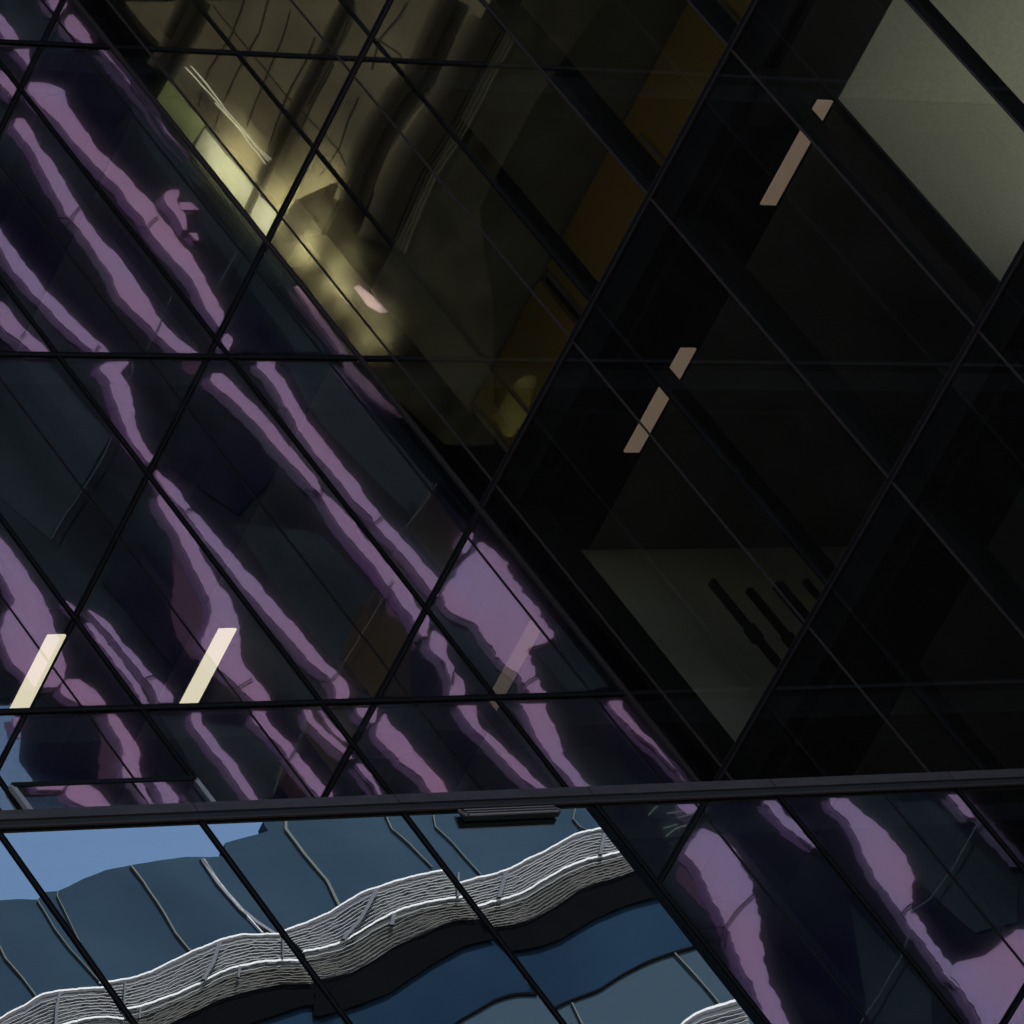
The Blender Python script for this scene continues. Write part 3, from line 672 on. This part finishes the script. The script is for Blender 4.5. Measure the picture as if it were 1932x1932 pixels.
U = [[(-60, 2060), (120, 2000), (310, 1930), (380, 1912), (480, 1897), (585, 1905)],
     [(570, 1853), (640, 1853), (740, 1820), (850, 1780), (950, 1735), (1050, 1680), (1130, 1652), (1250, 1633), (1430, 1630)],
     [(1430, 1590), (1550, 1567), (1650, 1527), (1750, 1460), (1850, 1407), (J + 500, 1370), (J + 600, 1347), (J + 735, 1330)],
     [(J + 790, 1375), (J + 900, 1350), (J + 1000, 1320), (J + 1100, 1260), (J + 1200, 1200), (J + 1300, 1160), (J + 1400, 1135), (J + 1480, 1120), (J + 1500, 1098)]]
Bt = [[(-60, 2200), (600, 2080)],
      [(560, 2010), (700, 1990), (850, 1905), (1050, 1812), (1200, 1772), (1320, 1745), (1480, 1740)],
      [(1480, 1720), (J + 70, 1720), (J + 200, 1692), (J + 300, 1640), (J + 420, 1562), (J + 550, 1502), (J + 700, 1442), (J + 815, 1436)],
      [(J + 850, 1476), (J + 950, 1466), (J + 1060, 1440), (J + 1180, 1370), (J + 1300, 1290), (J + 1400, 1256), (J + 1500, 1230), (J + 1590, 1190)]]
So = [[(-60, 2300), (700, 2200)],
      [(600, 2150), (1000, 1990), (1440, 1842), (1500, 1840)],
      [(1480, 1890), (J + 40, 1900), (J + 180, 1862), (J + 380, 1790), (J + 480, 1722), (J + 600, 1642), (J + 740, 1565), (J + 885, 1530)],
      [(J + 960, 1592), (J + 1100, 1566), (J + 1200, 1530), (J + 1330, 1450), (J + 1450, 1392), (J + 1560, 1352), (J + 1665, 1330)]]
def bline(P, wd, m, lay, name, dy=0, k=7, th=.03, rag=0):
    bm = bmesh.new(); pr = []
    xs = []; x = P[0][0]
    step = 16
    Q = []
    n = max(2, int((P[-1][0] - P[0][0]) / step))
    wb = Wob(rag) if rag else None
    for i in range(n + 1):
        x = P[0][0] + (P[-1][0] - P[0][0]) * i / n
        Q.append([x, interp(P, x) + dy])
    for _ in range(3):
        Q = [Q[0]] + [[Q[i][0], (Q[i - 1][1] + 2 * Q[i][1] + Q[i + 1][1]) / 4] for i in range(1, len(Q) - 1)] + [Q[-1]]
    for i, (x, y) in enumerate(Q):
        if wb: y += wb(x)
        row = []
        for s in (-1, 1):
            p = onpl(*kp(k, x, y + s * wd / 2), 1, YB - lay)
            row += [bm.verts.new(to_C(p)), bm.verts.new(to_C(p + Vector((0, th, 0))))]
        pr.append(row)
    for a, b in zip(pr, pr[1:]):
        for q in ((a[0], b[0], b[2], a[2]), (a[1], a[3], b[3], b[1]), (a[0], a[1], b[1], b[0]), (a[2], b[2], b[3], a[3])): bm.faces.new(q)
    return newobj(name, bm, m, bb)
def blend(P, Q, t):
    """curve between P (top) and Q (bottom); ends slide with both"""
    x0 = P[0][0] * (1 - t) + Q[0][0] * t; x1 = P[-1][0] * (1 - t) + Q[-1][0] * t
    R = []
    n = 60
    for i in range(n + 1):
        s = i / n
        xp = P[0][0] + (P[-1][0] - P[0][0]) * s; xq = Q[0][0] + (Q[-1][0] - Q[0][0]) * s
        R.append((xp * (1 - t) + xq * t, interp(P, xp) * (1 - t) + interp(Q, xq) * t))
    return R
def area(P, Q): return [(x, interp(P, x)) for x in [P[0][0] + (P[-1][0] - P[0][0]) * i / 30 for i in range(31)]] + \
    [(x, interp(Q, x)) for x in [Q[-1][0] + (Q[0][0] - Q[-1][0]) * i / 30 for i in range(31)]]
for i in range(4):
    bslab('balcony_back', area(T[i], U[i]), back1, .2)
    bslab('balcony_back', area(U[i], Bt[i]), mat('brown_back', (.022, .020, .018), .8), .2)
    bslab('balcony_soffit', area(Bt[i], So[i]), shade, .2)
    bl = [(So[i][0][0], 2150), (So[i][-1][0], 2150)]
    lo_ = [(So[i][0][0], 2600), (So[i][-1][0] + 500, 2600)]
    if i > 0: bslab('lower_facade', area(So[i], [(So[i][0][0] + 260, 2150), (So[i][-1][0] + 480 - (0 if i < 3 else 0), 2150 if i < 3 else 1980)]), blue2, .1)
    bline(T[i], 8, white, .36, 'railing_cap', rag=1.2)
    bline(U[i], 9, white, .36, 'railing_cap', rag=1.2)
    for n_ in range(1, 10):
        bline(blend(T[i], U[i], n_ / 10 + .01), 3.6, slat, .30, 'railing_slat', rag=2.0)
    for n_ in range(1, 9):
        bline(blend(U[i], Bt[i], n_ / 9), 3.4, slat2 if n_ > 2 else slat, .30, 'railing_slat', rag=2.0)
# posts of the railing
def bpost(pts, wd, m, lay=.42, name='railing_post', th=.05):
    bm = bmesh.new(); pr = []
    for i, (x, y) in enumerate(pts):
        row = []
        for s in (-1, 1):
            p = onpl(*kp(7, x + s * wd / 2, y), 1, YB - lay)
            row += [bm.verts.new(to_C(p)), bm.verts.new(to_C(p + Vector((0, th, 0))))]
        pr.append(row)
    for a, b in zip(pr, pr[1:]):
        for q in ((a[0], b[0], b[2], a[2]), (a[1], a[3], b[3], b[1]), (a[0], a[1], b[1], b[0]), (a[2], b[2], b[3], a[3])): bm.faces.new(q)
    return newobj(name, bm, m, bb)
pm = mat('post_slate', (.03, .03, .05), .7)
for pts, wd in [([(282, 1780), (268, 1850), (265, 1940)], 14), ([(590, 1735), (588, 1850)], 8), ([(1038, 1545), (1005, 1640), (960, 1720)], 20),
                ([(1335, 1510), (1335, 1620)], 6), ([(1780, 1290), (1740, 1370), (1690, 1450), (1620, 1530)], 20), ([(J + 940, 1215), (J + 905, 1335)], 20),
                ([(J + 1405, 1030), (J + 1385, 1130)], 18), ([(1860, 1410), (1850, 1460)], 18), ([(J + 715, 1215), (J + 712, 1330)], 10),
                ([(1135, 1655), (1125, 1710)], 12), ([(665, 1850), (660, 1900)], 8)]:
    bpost(pts, wd, pm)
for pts, wd, mm in [([(275, 1300), (270, 1325), (330, 1450), (400, 1590), (480, 1700), (510, 1722)], 4, seam),
                    ([(620, 1185), (680, 1260), (770, 1400), (830, 1500), (905, 1590)], 8, seam),
                    ([(180, 1345), (260, 1480), (330, 1570), (480, 1740)], 5, seam),
                    ([(0, 1560), (30, 1620), (110, 1710), (175, 1800)], 7, seam),
                    ([(955, 1150), (1030, 1260), (1140, 1390), (1200, 1440), (1300, 1505)], 22, pipe),
                    ([(950, 1150), (1030, 1250), (1150, 1400), (1240, 1500)], 5, white),
                    ([(1350, 965), (1350, 1010), (1440, 1130), (1540, 1250), (1600, 1370)], 13, seam),
                    ([(1820, 945), (1850, 1010), (1932, 1080), (2040, 1190)], 6, seam),
                    ([(J + 595, 945), (J + 605, 1000), (J + 690, 1080), (J + 760, 1160), (J + 820, 1225)], 5, seam),
                    ([(J + 1265, 915), (J + 1255, 960), (J + 1290, 1000), (J + 1330, 1020)], 4, seam),
                    ([(1440, 1690), (1500, 1790), (1600, 1900), (1660, 1990)], 40, pipe),
                    ([(1800, 1800), (1880, 1932), (1930, 2000)], 26, shade),
                    ([(J + 1090, 1575), (J + 1160, 1690), (J + 1245, 1810)], 16, shade),
                    ([(J + 1560, 1355), (J + 1640, 1470), (J + 1735, 1590)], 14, shade)]:
    bpost(pts, wd, mm, .06, 'facade_joint')
boxobj('access_hatch', (0, .001, 0, .001, 0, .001), shade, bb) if False else None
# a lower roofline with pale glazing under the balconies
R1 = [(J + 640, 2000), (J + 690, 1932), (J + 800, 1870), (J + 900, 1812), (J + 1000, 1787), (J + 1085, 1790)]
R2 = [(J + 1165, 1856), (J + 1250, 1816), (J + 1380, 1770), (J + 1480, 1702), (J + 1600, 1640), (J + 1700, 1602), (J + 1870, 1558)]
for R in (R1, R2):
    bslab('pale_glazing', [(x, y) for x, y in R] + [(R[-1][0] + 480, 2200), (R[0][0] + 60, 2200)], mat('pale_blue_glazing', (.040, .060, .082), .8, spec=0), .17, .05)
    bline(R, 12, shade, .22, 'coping_line')
for pts in ([(J + 1735, 1595), (J + 1850, 1720), (J + 1950, 1840)], [(J + 1250, 1830), (J + 1300, 1932), (J + 1340, 1990)]):
    bpost(pts, 7, seam, .24, 'facade_joint')
Q1 = [(J + 1740, 1965), (J + 1760, 1932), (J + 1850, 1870), (J + 1950, 1840), (J + 2060, 1812)]
Q2 = [(J + 1740, 2120), (J + 1850, 2060), (J + 2100, 1990)]
bslab('balcony_back', area(Q1, Q2), back1, .3)
bline(Q1, 12, white, .5, 'railing_cap', rag=1.2)
for n_ in range(1, 9): bline(blend(Q1, Q2, n_ / 9), 4, slat, .42, 'railing_slat', rag=1.5)
p = to_C(onpl(*kp(7, 1400, 1700), 1, YB))
boxobj('wall', (p.x - 14, p.x + 14, p.y - 14, p.y - .35, GZ, onpl(*kp(7, 0, 1400), 1, YB).z), blue2, bb)
